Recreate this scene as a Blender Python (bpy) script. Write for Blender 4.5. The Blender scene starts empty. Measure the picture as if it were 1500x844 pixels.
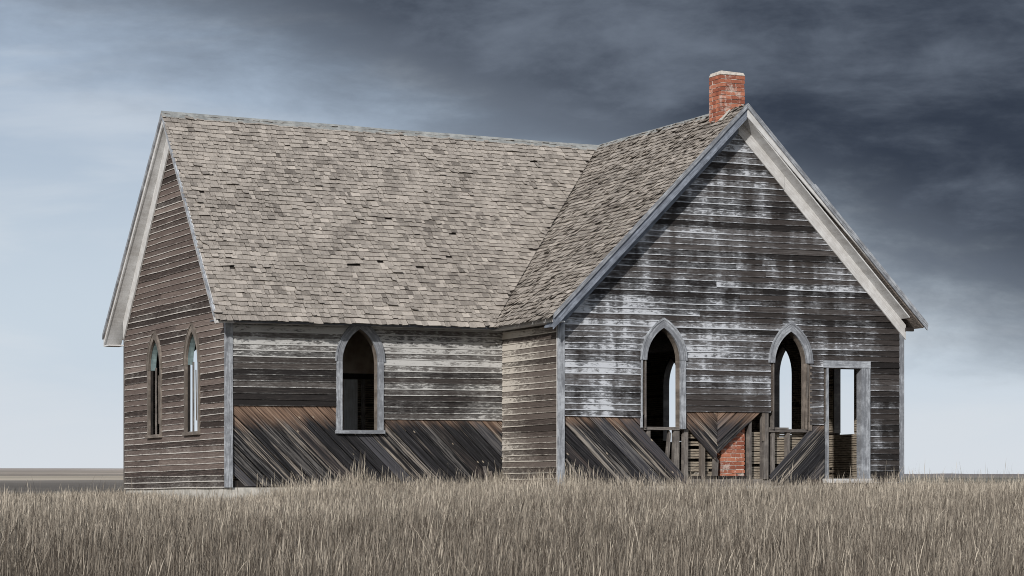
import bpy, math, random
import numpy as np
random.seed(7); RNG = np.random.default_rng(11)
SC = bpy.context.scene
COL = SC.collection
YAW = 0.4478
CAM = (-19.5595, -38.8009, 0.2115)
CS, SN = math.cos(YAW), math.sin(YAW)

# ------------------------------------------------------------------ camera
cd = bpy.data.cameras.new('camera'); cam = bpy.data.objects.new('camera', cd); COL.objects.link(cam)
cam.location = CAM; cam.rotation_euler = (math.pi/2, 0, -YAW)
cd.sensor_width = 36; cd.lens = 3593/1500*36; cd.shift_y = (693-422)/1500
cd.clip_start = 0.5; cd.clip_end = 40000
SC.camera = cam

# ------------------------------------------------------------------ node helpers
class NT:
    def __init__(s, tree): s.t = tree; s.n = tree.nodes; s.l = tree.links
    def node(s, typ, **kw):
        nd = s.n.new(typ)
        for k, v in kw.items(): setattr(nd, k, v)
        return nd
    def put(s, sock, v):
        if hasattr(v, 'is_linked'): s.l.new(v, sock)
        elif v is not None: sock.default_value = v
    def math(s, op, a, b=None, c=None, clamp=False):
        nd = s.node('ShaderNodeMath', operation=op, use_clamp=clamp)
        for i, v in enumerate((a, b, c)):
            if v is not None: s.put(nd.inputs[i], v)
        return nd.outputs[0]
    def vm(s, op, a, b=None):
        nd = s.node('ShaderNodeVectorMath', operation=op)
        s.put(nd.inputs[0], a)
        if b is not None: s.put(nd.inputs[1], b)
        return nd.outputs['Value'] if op in ('DOT_PRODUCT', 'LENGTH') else nd.outputs[0]
    def noise(s, vec, scale=1., detail=4., rough=.55, dist=0.):
        nd = s.node('ShaderNodeTexNoise'); s.put(nd.inputs['Vector'], vec)
        nd.inputs['Scale'].default_value = scale; nd.inputs['Detail'].default_value = detail
        nd.inputs['Roughness'].default_value = rough; nd.inputs['Distortion'].default_value = dist
        return nd.outputs[0]
    def step(s, v, a, b, lo=0., hi=1.):
        nd = s.node('ShaderNodeMapRange', interpolation_type='SMOOTHSTEP')
        s.put(nd.inputs[0], v)
        for i, q in enumerate((a, b, lo, hi)): s.put(nd.inputs[i+1], q)
        return nd.outputs[0]
    def mix(s, f, a, b, mode='MIX'):
        nd = s.node('ShaderNodeMix', data_type='RGBA', blend_type=mode)
        s.put(nd.inputs[0], f)
        s.put(nd.inputs[6], a if hasattr(a, 'is_linked') else (*a, 1)); s.put(nd.inputs[7], b if hasattr(b, 'is_linked') else (*b, 1))
        return nd.outputs[2]
    def comb(s, x, y, z):
        nd = s.node('ShaderNodeCombineXYZ')
        for i, v in enumerate((x, y, z)): s.put(nd.inputs[i], v)
        return nd.outputs[0]
    def sep(s, v):
        nd = s.node('ShaderNodeSeparateXYZ'); s.put(nd.inputs[0], v); return nd.outputs

# ------------------------------------------------------------------ sky, sun, exposure
SUN = (-1.0, -1.0, 0.66)                       # direction towards the sun
w = bpy.data.worlds.new('World'); SC.world = w; w.use_nodes = True
k = NT(w.node_tree); k.n.clear()
tc = k.node('ShaderNodeTexCoord').outputs['Generated']
sky = k.node('ShaderNodeTexSky', sky_type='NISHITA', sun_disc=False)
sky.sun_elevation = math.atan2(SUN[2], math.hypot(SUN[0], SUN[1])); sky.sun_rotation = math.atan2(SUN[0], SUN[1])
sky.air_density = 1.2; sky.dust_density = 2.0
clear = k.vm('SCALE', sky.outputs[0]); clear.node.inputs['Scale'].default_value = 0.07
el = k.sep(tc)[2]
ael = k.math('ABSOLUTE', el)
side = k.vm('DOT_PRODUCT', tc, (CS, -SN, 0))
flat = k.vm('MULTIPLY', tc, (1, 1, 3.2))
big = k.math('SUBTRACT', k.noise(k.vm('ADD', flat, (3.1, .4, .2)), 3.2, 3, .5), .5)
mid = k.math('SUBTRACT', k.noise(k.vm('ADD', flat, (1.7, 5.2, .9)), 9., 8, .6, .2), .5)
tex = k.math('SUBTRACT', k.noise(k.vm('ADD', k.vm('MULTIPLY', tc, (1, 1, 2.2)), (4.2, .6, 2.9)), 26., 7, .62, .3), .5)
sidec = k.math('MINIMUM', k.math('MAXIMUM', side, -.28), .22)
edge = k.math('SUBTRACT', k.math('MULTIPLY_ADD', sidec, .32, ael), .134)
edge = k.math('ADD', edge, k.math('MULTIPLY_ADD', mid, .09, k.math('MULTIPLY_ADD', tex, .03, k.math('MULTIPLY', big, .04))))
deck = k.step(edge, -.05, .032)
# the pale air under the cloud deck, then the deck itself
pale = k.mix(k.step(ael, 0., .05), (.72, .77, .83), (.60, .69, .79))
pale = k.mix(k.step(ael, .05, .17), pale, (.40, .49, .62))
wisp = k.step(k.noise(k.vm('ADD', k.vm('MULTIPLY', tc, (1, 1, 5.)), (7.7, 2.1, .3)), 6.5, 6, .55, .4), .42, .68)
pale = k.mix(k.math('MULTIPLY', wisp, .38), pale, (.74, .78, .83))
pale = k.mix(.08, pale, clear)
dv = k.math('ADD', k.math('MULTIPLY_ADD', tex, .75, k.math('MULTIPLY', mid, 1.9)), k.math('MULTIPLY', big, .9))
dk = k.mix(k.step(k.math('SUBTRACT', dv, k.math('MULTIPLY', sidec, 1.1)), -.55, .6), (.034, .045, .068), (.155, .185, .235))
col = k.mix(deck, pale, dk)
# the deck breaks up behind the camera, where the sun stands in open sky
front = k.vm('DOT_PRODUCT', tc, (SN, CS, 0))
col = k.mix(k.step(front, .55, -.35), col, k.mix(.35, (.56, .63, .73), clear))
bg = k.node('ShaderNodeBackground'); k.put(bg.inputs[0], col); bg.inputs[1].default_value = 1.0
k.l.new(bg.outputs[0], k.node('ShaderNodeOutputWorld').inputs[0])

sl = bpy.data.lights.new('sun', 'SUN'); sl.energy = 3.4; sl.angle = math.radians(1.5); sl.color = (1, .955, .90)
so = bpy.data.objects.new('sun', sl); COL.objects.link(so)
from mathutils import Vector
so.rotation_euler = Vector(SUN).to_track_quat('Z', 'Y').to_euler()
so.location = (-30, -40, 40)
vs = SC.view_settings; vs.view_transform = 'Standard'; vs.look = 'None'; vs.gamma = 1; vs.exposure = 0.0; vs.use_curve_mapping = False
SC.render.engine = 'CYCLES'
SC.cycles.filter_width = 1.0; SC.cycles.max_bounces = 6; SC.cycles.transparent_max_bounces = 4

# ------------------------------------------------------------------ materials
def new_mat(name):
    m = bpy.data.materials.new(name); m.use_nodes = True
    t = NT(m.node_tree); t.n.clear()
    b = t.node('ShaderNodeBsdfPrincipled'); b.inputs['Roughness'].default_value = .88; b.inputs['Specular IOR Level'].default_value = .2
    t.l.new(b.outputs[0], t.node('ShaderNodeOutputMaterial').inputs[0])
    return m, t, b
def bump(t, b, h, dist=.004, strength=.6):
    nd = t.node('ShaderNodeBump'); nd.inputs['Distance'].default_value = dist; nd.inputs['Strength'].default_value = strength
    t.put(nd.inputs['Height'], h); t.l.new(nd.outputs[0], b.inputs['Normal'])
def inputs(t):
    uv = t.sep(t.node('ShaderNodeUVMap').outputs[0])
    rnd = t.node('ShaderNodeObjectInfo').outputs['Random']
    pos = t.node('ShaderNodeNewGeometry').outputs['Position']
    return uv, rnd, pos

def siding_mat(name, dark, midc, lightc, paint, bias, edge=.55, streak=.5, patch=.9):
    """weathered clapboard: bare grained wood with what is left of the paint.
    bias: (constant, x, y, z) how much paint survives over the wall"""
    m, t, b = new_mat(name); uv, rnd, pos = inputs(t)
    u = t.math('MULTIPLY_ADD', rnd, 37., uv[0])
    g = t.noise(t.comb(t.math('MULTIPLY', u, 2.2), t.math('MULTIPLY', uv[1], 5.), rnd), 1.6, 6, .65, .4)
    fine = t.noise(t.comb(t.math('MULTIPLY', u, 6.), t.math('MULTIPLY', uv[1], 26.), 0.), 1.5, 3, .6)
    gg = t.math('ADD', t.math('MULTIPLY', g, .7), t.math('MULTIPLY_ADD', fine, .35, t.math('MULTIPLY_ADD', rnd, .46, -.26)))
    wood = t.mix(t.step(gg, .28, .56), dark, midc)
    wood = t.mix(t.step(gg, .58, .86), wood, lightc)
    p = t.sep(pos)
    lin = t.math('ADD', t.math('MULTIPLY_ADD', p[0], bias[1], bias[0]), t.math('ADD', t.math('MULTIPLY', p[1], bias[2]), t.math('MULTIPLY', p[2], bias[3])))
    lin = t.math('MINIMUM', t.math('MAXIMUM', lin, -.35), .42)
    big = t.math('SUBTRACT', t.noise(t.vm('MULTIPLY', pos, (.75, .75, 1.0)), 1., 3, .5), .5)
    col_ = t.math('SUBTRACT', t.noise(t.vm('MULTIPLY', pos, (2.6, 2.6, .35)), 1.3, 3, .6), .5)
    sm = t.math('SUBTRACT', t.noise(t.comb(t.math('MULTIPLY', u, 5.0), t.math('MULTIPLY', uv[1], 1.9), t.math('MULTIPLY', rnd, 9.)), 1.5, 9, .76, .3), .5)
    v0 = t.step(uv[1], .03, .24, 1., 0.)
    e = t.math('ADD', t.math('MULTIPLY', big, patch*1.25), t.math('MULTIPLY', col_, streak*1.15))
    e = t.math('ADD', e, t.math('MULTIPLY_ADD', sm, 1.75, lin))
    e = t.math('ADD', e, t.math('MULTIPLY_ADD', v0, edge, t.math('MULTIPLY_ADD', t.math('FRACT', t.math('MULTIPLY', rnd, 13.7)), .56, -.28)))
    e = t.math('ADD', e, t.math('MULTIPLY', t.math('SUBTRACT', fine, .5), .7))
    mask = t.math('MAXIMUM', t.math('MULTIPLY', t.step(e, .24, .52), .96), t.math('MULTIPLY', t.step(e, -.2, .5), .26))
    pc = t.mix(t.math('MULTIPLY', fine, .7), paint, tuple(q*.55 for q in paint))
    t.put(b.inputs['Base Color'], t.mix(mask, wood, pc))
    bump(t, b, t.math('ADD', gg, t.math('MULTIPLY', mask, .5)), .005, .7)
    return m

def plank_mat(name, base, tan, top=None, tan_amt=.5):
    m, t, b = new_mat(name); uv, rnd, pos = inputs(t)
    u = t.math('MULTIPLY_ADD', rnd, 51., uv[0])
    g = t.noise(t.comb(t.math('MULTIPLY', u, 1.1), t.math('MULTIPLY', uv[1], 38.), rnd), 1., 5, .65, .6)
    g2 = t.noise(t.comb(t.math('MULTIPLY', u, .5), t.math('MULTIPLY', uv[1], 21.), t.math('MULTIPLY', rnd, 7.)), 1., 4, .6, .8)
    g3 = t.noise(t.comb(t.math('MULTIPLY', u, .8), t.math('MULTIPLY', uv[1], 95.), t.math('MULTIPLY', rnd, 3.)), 1., 4, .7, .3)
    c = t.mix(t.step(g, .35, .7), tuple(q*.4 for q in base), tuple(q*2.0 for q in base))
    c = t.mix(t.math('MULTIPLY', t.step(g3, .55, .68), .6), c, (.17, .168, .17))
    c = t.mix(t.math('MULTIPLY', t.step(t.math('MULTIPLY_ADD', rnd, .24, g2), .69, .79), t.step(t.math('MULTIPLY_ADD', g3, .5, g), .58, .86)), c, tan)
    c = t.mix(t.math('MULTIPLY', t.step(t.math('FRACT', t.math('MULTIPLY', rnd, 7.31)), .55, .95), t.math('MULTIPLY', t.step(g3, .3, .6), .7)), c, tuple(q*6. for q in base))
    c = t.mix(t.math('MULTIPLY', t.step(t.math('FRACT', t.math('MULTIPLY', rnd, 3.77)), .66, .9), t.math('MULTIPLY', t.step(g, .4, .65), .35)), c, (.11, .075, .056))
    c = t.mix(t.math('MULTIPLY', t.step(t.math('FRACT', t.math('MULTIPLY', rnd, 17.3)), .7, .9), t.math('MULTIPLY', t.step(g, .48, .6), .5)), c, (.22, .21, .20))
    if top:
        z = t.sep(pos)[2]
        f = t.step(t.math('ADD', t.math('MULTIPLY', rnd, .16), t.math('MULTIPLY_ADD', t.noise(t.comb(t.math('MULTIPLY', u, 2.), t.math('MULTIPLY', uv[1], 14.), rnd), 1., 4), .45, z)), top+.24, top+.58)
        c = t.mix(t.math('MULTIPLY', f, .85), c, t.mix(t.step(g, .3, .65), (.055, .034, .026), (.31, .205, .145)))
    vo = t.node('ShaderNodeTexVoronoi'); vo.inputs['Scale'].default_value = 1.
    t.put(vo.inputs['Vector'], t.comb(t.math('MULTIPLY', u, 2.3), t.math('MULTIPLY', uv[1], 6.), t.math('MULTIPLY', rnd, 20.)))
    c = t.mix(t.step(vo.outputs['Distance'], .04, .085, .8, 0.), c, (.42, .36, .28))
    t.put(b.inputs['Base Color'], c)
    bump(t, b, g, .006, .9)
    return m

def trim_mat(name, paint, bare, amt=.5):
    m, t, b = new_mat(name); uv, rnd, pos = inputs(t)
    n = t.noise(t.vm('MULTIPLY', pos, (3., 3., 3.)), 1.6, 6, .7)
    f = t.noise(t.comb(t.math('MULTIPLY', uv[0], 3.), t.math('MULTIPLY', uv[1], 60.), rnd), 1., 5, .7, .3)
    e = t.math('ADD', t.math('MULTIPLY', n, .6), t.math('MULTIPLY_ADD', f, .7, t.math('MULTIPLY', rnd, .1)))
    c = t.mix(t.step(e, .55-amt*.1, .95-amt*.3), paint, bare)
    t.put(b.inputs['Base Color'], c); bump(t, b, e, .003, .6)
    return m

def plain_mat(name, c1, c2, scale=3., det=5, bumpd=.004, stretch=(1, 1, 1)):
    m, t, b = new_mat(name); pos = t.node('ShaderNodeNewGeometry').outputs['Position']
    n = t.noise(t.vm('MULTIPLY', pos, stretch), scale, det, .65)
    t.put(b.inputs['Base Color'], t.mix(t.step(n, .3, .7), c1, c2)); bump(t, b, n, bumpd, .7)
    return m

def attr_mat(name, lo, hi, grain=(14., 2.), spot=None):
    """colour from a per-piece value stored on the mesh"""
    m, t, b = new_mat(name); uv, rnd, pos = inputs(t)
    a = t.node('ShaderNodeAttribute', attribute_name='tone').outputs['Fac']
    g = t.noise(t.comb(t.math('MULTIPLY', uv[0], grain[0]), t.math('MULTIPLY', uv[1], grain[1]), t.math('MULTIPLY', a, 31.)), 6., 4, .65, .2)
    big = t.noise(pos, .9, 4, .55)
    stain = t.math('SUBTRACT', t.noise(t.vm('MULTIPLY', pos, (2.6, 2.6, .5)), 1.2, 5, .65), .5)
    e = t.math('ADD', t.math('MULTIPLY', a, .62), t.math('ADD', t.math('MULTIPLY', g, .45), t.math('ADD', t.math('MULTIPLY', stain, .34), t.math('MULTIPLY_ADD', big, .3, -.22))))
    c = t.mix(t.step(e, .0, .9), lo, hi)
    if spot: c = t.mix(t.math('MULTIPLY', t.step(t.noise(pos, 2.3, 6, .7), .64, .72), .45), c, spot)
    t.put(b.inputs['Base Color'], c); bump(t, b, g, .006, .8)
    return m

M = {}
M['sideB'] = siding_mat('gable_siding', (.014, .0125, .0125), (.042, .036, .034), (.105, .097, .096), (.62, .65, .70), (.23, -.06, 0, .012), .46, 1.0, 1.7)
M['sideA'] = siding_mat('long_wall_siding', (.018, .016, .016), (.052, .045, .042), (.12, .108, .10), (.60, .60, .59), (-.70, .09, 0, .50), .50, .5, .9)
M['sideR'] = siding_mat('return_wall_siding', (.045, .036, .032), (.11, .09, .08), (.19, .165, .145), (.64, .60, .54), (-.72, 0, .32, .20), .60, .2, .6)
M['sideW'] = siding_mat('end_gable_siding', (.034, .026, .023), (.125, .097, .086), (.25, .205, .18), (.62, .59, .55), (-.20, 0, 0, -.02), .78, .4, .8)
M['plankA'] = plank_mat('sheathing_long_wall', (.016, .016, .018), (.36, .315, .27), 1.02)
M['plankB'] = plank_mat('sheathing_gable', (.017, .017, .0195), (.36, .32, .275), 1.05)
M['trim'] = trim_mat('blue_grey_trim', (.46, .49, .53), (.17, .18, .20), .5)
M['trimd'] = trim_mat('shade_tinted_trim', (.30, .34, .41), (.12, .135, .165), .5)  # darker, bluer copy of the trim, with shade put into its colour
M['trimw'] = trim_mat('white_trim', (.68, .69, .70), (.47, .465, .46), .3)
M['trimb'] = trim_mat('bare_brown_trim', (.27, .235, .205), (.12, .103, .09), .6)
M['teal'] = trim_mat('teal_paint', (.28, .38, .39), (.16, .22, .23), .4)
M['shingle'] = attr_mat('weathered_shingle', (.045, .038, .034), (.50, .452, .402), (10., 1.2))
M['deck'] = plain_mat('roof_boards', (.03, .026, .024), (.07, .06, .052), 4.)
M['hiddenroof'] = plain_mat('rear_shingles', (.12, .105, .095), (.30, .265, .24), 14., 4, .01, (1, 1, 3))
M['sheath'] = plain_mat('wall_boards', (.05, .042, .036), (.12, .10, .085), 5., 5, .006, (1, 1, 9))
M['lath'] = plain_mat('lath', (.16, .13, .10), (.42, .37, .30), 6., 5, .004, (1, 1, 8))
M['plaster'] = plain_mat('plaster', (.34, .26, .20), (.58, .50, .42), 2.5)
M['stud'] = trim_mat('stud_wood', (.24, .22, .20), (.10, .09, .085), .5)
M['found'] = plain_mat('concrete', (.36, .35, .32), (.58, .56, .52), 7.)
M['floor'] = plain_mat('floor_boards', (.09, .075, .06), (.22, .19, .155), 5.)
M['mortar'] = plain_mat('mortar', (.42, .38, .34), (.62, .58, .53), 16.)
M['rubble'] = plain_mat('rubble', (.26, .24, .21), (.55, .52, .47), 9., 5, .02)
M['metal'] = plain_mat('ridge_metal', (.20, .21, .21), (.36, .37, .36), 6.)
M['dark'] = plain_mat('dark_wood', (.015, .014, .014), (.035, .03, .028), 6.)
m, t, b = new_mat('brick'); uv, rnd, pos = inputs(t)
n1 = t.noise(pos, 38., 5, .7); n2 = t.noise(pos, 5.5, 5, .65)
c = t.mix(t.step(t.math('MULTIPLY_ADD', rnd, .5, t.math('MULTIPLY', n1, .6)), .2, .8), (.22, .07, .045), (.43, .165, .10))
c = t.mix(t.math('MULTIPLY', t.step(t.math('MULTIPLY_ADD', n1, .3, n2), .68, .84), .7), c, (.58, .52, .47))
t.put(b.inputs['Base Color'], c); bump(t, b, n1, .006, .8); M['brick'] = m

# ------------------------------------------------------------------ mesh helpers
KY = -0.010                                     # the old floor falls a little to the back
def sh(p): return (p[0], p[1], p[2] + KY*p[1])
def make(name, verts, faces, mat, parent=None, uvs=None, tone=None, smooth=False, origin=True, shear=True):
    v = np.array([sh(p) if shear else p for p in verts], dtype=float)
    o = v.mean(0) if origin else np.zeros(3)
    me = bpy.data.meshes.new(name); me.from_pydata((v-o).tolist(), [], faces)
    if uvs is not None:
        l = me.uv_layers.new(name='UVMap'); idx = np.empty(len(me.loops), dtype=np.int32); me.loops.foreach_get('vertex_index', idx)
        l.data.foreach_set('uv', np.array(uvs, dtype=np.float32)[idx].ravel())
    if tone is not None:
        a = me.attributes.new('tone', 'FLOAT', 'POINT'); a.data.foreach_set('value', np.array(tone, dtype=np.float32))
    if smooth: me.polygons.foreach_set('use_smooth', [True]*len(me.polygons))
    me.materials.append(M[mat] if isinstance(mat, str) else mat)
    ob = bpy.data.objects.new(name, me); COL.objects.link(ob); ob.location = o
    if parent: ob.parent = parent; ob.location = Vector(o) - world_loc(parent)
    return ob
def world_loc(o):
    p = Vector((0, 0, 0))
    while o: p += o.location; o = o.parent
    return p
def empty(name, loc, parent=None):
    o = bpy.data.objects.new(name, None); COL.objects.link(o); o.location = loc; o.empty_display_size = .3
    if parent: o.parent = parent; o.location = Vector(loc) - world_loc(parent)
    return o
BOXF = [(0, 3, 2, 1), (4, 5, 6, 7), (0, 1, 5, 4), (1, 2, 6, 5), (2, 3, 7, 6), (3, 0, 4, 7)]
class Acc:
    def __init__(s): s.v = []; s.f = []; s.uv = []; s.tone = []
    def add(s, v, f, uv=None, tone=None):
        n = len(s.v); s.v += v; s.f += [tuple(i+n for i in q) for q in f]
        s.uv += uv if uv else [(p[0]+p[1], p[2]) for p in v]; s.tone += tone if isinstance(tone, list) else [tone or 0.]*len(v)
    def box(s, a, b, uv=None):
        (x0, y0, z0), (x1, y1, z1) = a, b
        s.add([(x0, y0, z0), (x1, y0, z0), (x1, y1, z0), (x0, y1, z0), (x0, y0, z1), (x1, y0, z1), (x1, y1, z1), (x0, y1, z1)], BOXF, uv)
    def build(s, name, mat, parent=None, **kw): return make(name, s.v, s.f, mat, parent, s.uv, s.tone, **kw)

class Plane:
    """a wall plane: u along the wall, z up, d outwards"""
    def __init__(s, o, u, n): s.o, s.u, s.n = o, u, n
    def __call__(s, u, z, d=0.): return (s.o[0]+s.u[0]*u+s.n[0]*d, s.o[1]+s.u[1]*u+s.n[1]*d, z)
    def flip(s): return s.u[0]*s.n[1]-s.u[1]*s.n[0] > 0
def prism(pl, poly, d0, d1, axis=None):
    """extrude a (u,z) polygon between two depths; UV runs along axis (in metres) and across it"""
    n = len(poly); ax = axis or (1, 0)
    v = [pl(u, z, d1) for u, z in poly] + [pl(u, z, d0) for u, z in poly]
    f = [tuple(range(n)), tuple(reversed(range(n, 2*n)))] + [(i, i+n, (i+1) % n+n, (i+1) % n) for i in range(n)]
    if pl.flip(): f = [tuple(reversed(q)) for q in f]
    uv = [(u*ax[0]+z*ax[1], -u*ax[1]+z*ax[0]) for u, z in poly]*2
    return v, f, uv
def board(name, pl, poly, d0, d1, mat, parent, axis=None):
    v, f, uv = prism(pl, poly, d0, d1, axis); return make(name, v, f, mat, parent, uv)
def rect(u0, u1, z0, z1): return [(u0, z0), (u1, z0), (u1, z1), (u0, z1)]
def clip(poly, a, b, c):                        # keep a*u+b*z<=c
    out = []
    for i in range(len(poly)):
        p, q = poly[i], poly[(i+1) % len(poly)]; fp, fq = a*p[0]+b*p[1]-c, a*q[0]+b*q[1]-c
        if fp <= 0: out.append(p)
        if fp*fq < 0: t_ = fp/(fp-fq); out.append((p[0]+(q[0]-p[0])*t_, p[1]+(q[1]-p[1])*t_))
    return out

# ------------------------------------------------------------------ the ground
def fbm(x, y, s): return (np.sin(x*s+1.3)*np.cos(y*s*1.13+.4)+.5*np.sin(x*s*2.3+y*s*1.7+2.)+.25*np.sin(x*s*4.1-y*s*3.7))/1.75
def cam_xy(x, y):
    dx, dy = x-CAM[0], y-CAM[1]; return dx*SN+dy*CS, dx*CS-dy*SN     # depth, lateral
def ground_z(x, y):
    D, R = cam_xy(x, y); r = np.hypot(D, R)
    az = np.arctan2(R, D)
    z = np.interp(D, [-60, 0, 25, 36, 41.5, 46, 52, 70, 110, 200, 450, 900, 4000, 12000], [-1.6, -1.4, -.87, -.55, -.34, -.30, -.42, -1.0, -2.3, -4., -5., -5.2, -6., -8.])
    z = np.where(r > 300, np.interp(r, [300, 450, 900, 4000, 12000], [-4.5, -5., -5.2, -6., -8.]), z)
    left = 1/(1+np.exp((az-.02)/.05)); left = .12+.88*left
    z = z + left*np.interp(r, [2300, 4200, 7000, 12000], [0, 4., 20.5, 20.])
    z = z + np.exp(-((az-.176)/.012)**2)*np.interp(r, [5200, 6200, 7200], [0, 3.2, 0])
    z = z - .10*np.clip((-R-7)/6, 0, 1)*np.clip((D-38)/6, 0, 1)*np.clip((90-D)/20, 0, 1)
    z = z + np.where(r < 250, .035*fbm(x, y, .9)+.05*fbm(x, y, .23), 0)
    return z
azs = np.concatenate([np.linspace(-math.pi, -.5, 40)[:-1], np.linspace(-.5, .5, 221), np.linspace(.5, math.pi, 40)[1:]])
rs = np.concatenate([np.linspace(.4, 70, 120), np.geomspace(72, 600, 36), np.geomspace(620, 14000, 150)])
A_, R_ = np.meshgrid(azs, rs)
gx = CAM[0]+R_*(np.cos(A_)*SN+np.sin(A_)*CS); gy = CAM[1]+R_*(np.cos(A_)*CS-np.sin(A_)*SN)
gz = ground_z(gx, gy)
na = len(azs); gv = np.stack([gx, gy, gz], -1).reshape(-1, 3)
gf = [(i*na+j, i*na+j+1, (i+1)*na+j+1, (i+1)*na+j) for i in range(len(rs)-1) for j in range(na-1)]
gf = [tuple(reversed(q)) for q in gf]
me = bpy.data.meshes.new('ground'); me.from_pydata(gv.tolist(), [], gf)
# field parcels: ploughed, stubble, fallow, pasture
D_, L_ = cam_xy(gx, gy); wob = fbm(gx, gy, .0021)
colr = np.empty(gx.shape+(4,)); colr[..., 3] = 1
def setc(mask, c): colr[mask, :3] = c
setc(R_ > -1, (.17, .145, .115))
rr = R_*(1+.13*wob)
leftf = A_ < .03
setc((rr > 250) & leftf, (.23, .21, .175)); setc((rr > 640) & leftf, (.20, .178, .155)); setc((rr > 1900+2600*(A_+.2)) & leftf, (.46, .40, .32))
setc((rr > 3300+1500*(A_+.2)) & leftf, (.27, .235, .20)); setc((rr > 4300) & leftf, (.33, .285, .24)); setc((rr > 5000+3000*(A_+.2)) & leftf, (.28, .245, .215)); setc((rr > 5700) & leftf, (.38, .335, .30))
setc((rr > 250) & ~leftf, (.25, .23, .19)); setc((rr > 1350) & ~leftf, (.14, .142, .118)); setc((rr > 1700) & ~leftf, (.27, .26, .22)); setc((rr > 2300) & ~leftf, (.21, .205, .175)); setc((rr > 2900) & ~leftf, (.30, .275, .25)); setc((rr > 5200) & ~leftf, (.30, .27, .265))
stripe = .5+.5*np.sin(np.log(R_)*34+A_*9+2.*wob)
colr[..., :3] *= np.where(leftf & (R_ > 1500), 1.3, 1.)[..., None]
colr[..., :3] *= np.where(R_ > 600, .78+.44*stripe*(.5+.5*np.sin(A_*23+np.log(R_)*5)), 1.)[..., None]
ca = me.attributes.new('field', 'FLOAT_COLOR', 'POINT'); ca.data.foreach_set('color', colr.reshape(-1).astype(np.float32))
me.polygons.foreach_set('use_smooth', [True]*len(me.polygons))
m, t, b = new_mat('fields_and_soil'); pos = t.node('ShaderNodeNewGeometry').outputs['Position']
fa = t.node('ShaderNodeAttribute', attribute_name='field').outputs['Color']
n1 = t.noise(pos, 7., 6, .7); n2 = t.noise(t.vm('MULTIPLY', pos, (.02, .004, 1)), 1., 5, .6)
c = t.mix(1., fa, t.mix(t.math('ADD', t.math('MULTIPLY', n1, .5), t.math('MULTIPLY', n2, .5)), (.45, .45, .45), (1.5, 1.5, 1.5)), 'MULTIPLY')
t.put(b.inputs['Base Color'], c); bump(t, b, n1, .03, .5)
me.materials.append(m)
ground = bpy.data.objects.new('ground', me); COL.objects.link(ground); ground['kind'] = 'structure'

# ------------------------------------------------------------------ the church
WB, HW, PJ, WA, LA = 7.3, 2.97, 2.3214, 6.1044, 5.3885
YB = PJ+WA                                       # back wall of the long wing
YE = YB+PJ                                       # back wall of the cross wing
ZR, SB, OB, EB = 6.92, .9974, .336, .29
EA, OE, OR = .3735, .34, .20
ZE = 2.99                                        # eave height
XC, YC = WB/2, PJ+WA/2                           # ridges
def zra(x): return 7.0 + (6.89-7.0)*(x+LA+OR)/(XC+LA+OR)   # the long ridge sags to the right
church = empty('abandoned_church', (1., 4., 0.))
church['label'] = 'abandoned grey wooden church with shingle roof, pointed windows and red brick chimney'
church['category'] = 'church'

P_B = Plane((0, 0), (1, 0), (0, -1)); P_A = Plane((0, PJ), (1, 0), (0, -1))
P_R = Plane((0, 0), (0, 1), (-1, 0)); P_W = Plane((-LA, 0), (0, 1), (-1, 0))
P_E = Plane((WB, 0), (0, 1), (1, 0)); P_N = Plane((0, YB), (1, 0), (0, 1)); P_NB = Plane((0, YE), (1, 0), (0, 1)); P_R2 = Plane((0, 0), (0, 1), (-1, 0))

class Arch:
    def __init__(s, c, zb=1.02, zs=2.25, za=2.84, hw=.35): s.c, s.zb, s.zs, s.za, s.hw = c, zb, zs, za, hw
    def grow(s, g, zb=None): return Arch(s.c, s.zb if zb is None else zb, s.zs, s.za+g*1.35, s.hw+g)
    def half(s, z):
        if z <= s.zs: return s.hw
        r = s.za-s.zs; c = (r*r-s.hw**2)/(2*s.hw); q = (c+s.hw)**2-(z-s.zs)**2
        return max(0., math.sqrt(max(q, 0))-c) if z < s.za else 0.
    def iv(s, z): h = s.half(min(max(z, s.zb), s.za)); return s.c-h, s.c+h
    def active(s, z): return s.zb < z < s.za
    def side(s, sg, z0=None, n=9):              # profile points up one side
        pts = [] if z0 is None else [(s.c+sg*s.hw, z0)]
        r = s.za-s.zs
        for i in range(n+1):
            z = s.zs+r*math.sin(i/n*math.pi/2)**.9 if 0 < i < n else (s.zs if i == 0 else s.za)
            pts.append((s.c+sg*s.half(z), z))
        return pts
class Rect:
    def __init__(s, u0, u1, zb, zt): s.u0, s.u1, s.zb, s.za = u0, u1, zb, zt
    def iv(s, z): return s.u0, s.u1
    def active(s, z): return s.zb < z < s.za

def free(lim, ops, z0, z1):
    """free stretches of a row: [(a0,a1,b0,b1)] left/right ends at the row's bottom and top"""
    zm = (z0+z1)/2; l0, r0 = lim(z0); l1, r1 = lim(z1); out = []; a = (l0, l1)
    for o in sorted([o for o in ops if o.active(zm)], key=lambda o: o.iv(o.zb)[0]):
        i0, i1 = o.iv(z0), o.iv(z1); out.append((a[0], a[1], i0[0], i1[0])); a = (i0[1], i1[1])
    out.append((a[0], a[1], r0, r1))
    return [q for q in out if q[2]-q[0] > .03 or q[3]-q[1] > .03]

def panel(name, pl, lim, ops, zb, zt, d0, d1, mat, parent, step=.09, keep=None):
    ac = Acc(); z = zb
    while z < zt-1e-4:
        z1 = min(z+step, zt)
        for a0, a1, b0, b1 in free(lim, ops, z, z1):
            if keep and not keep((a0+b0)/2, (z+z1)/2): continue
            b1 = max(b1, a1+.001); b0 = max(b0, a0+.001)
            v, f, uv = prism(pl, [(a0, z), (b0, z), (b1, z1), (a1, z1)], d0, d1); ac.add(v, f, uv)
        z = z1
    return ac.build(name, mat, parent)

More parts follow.
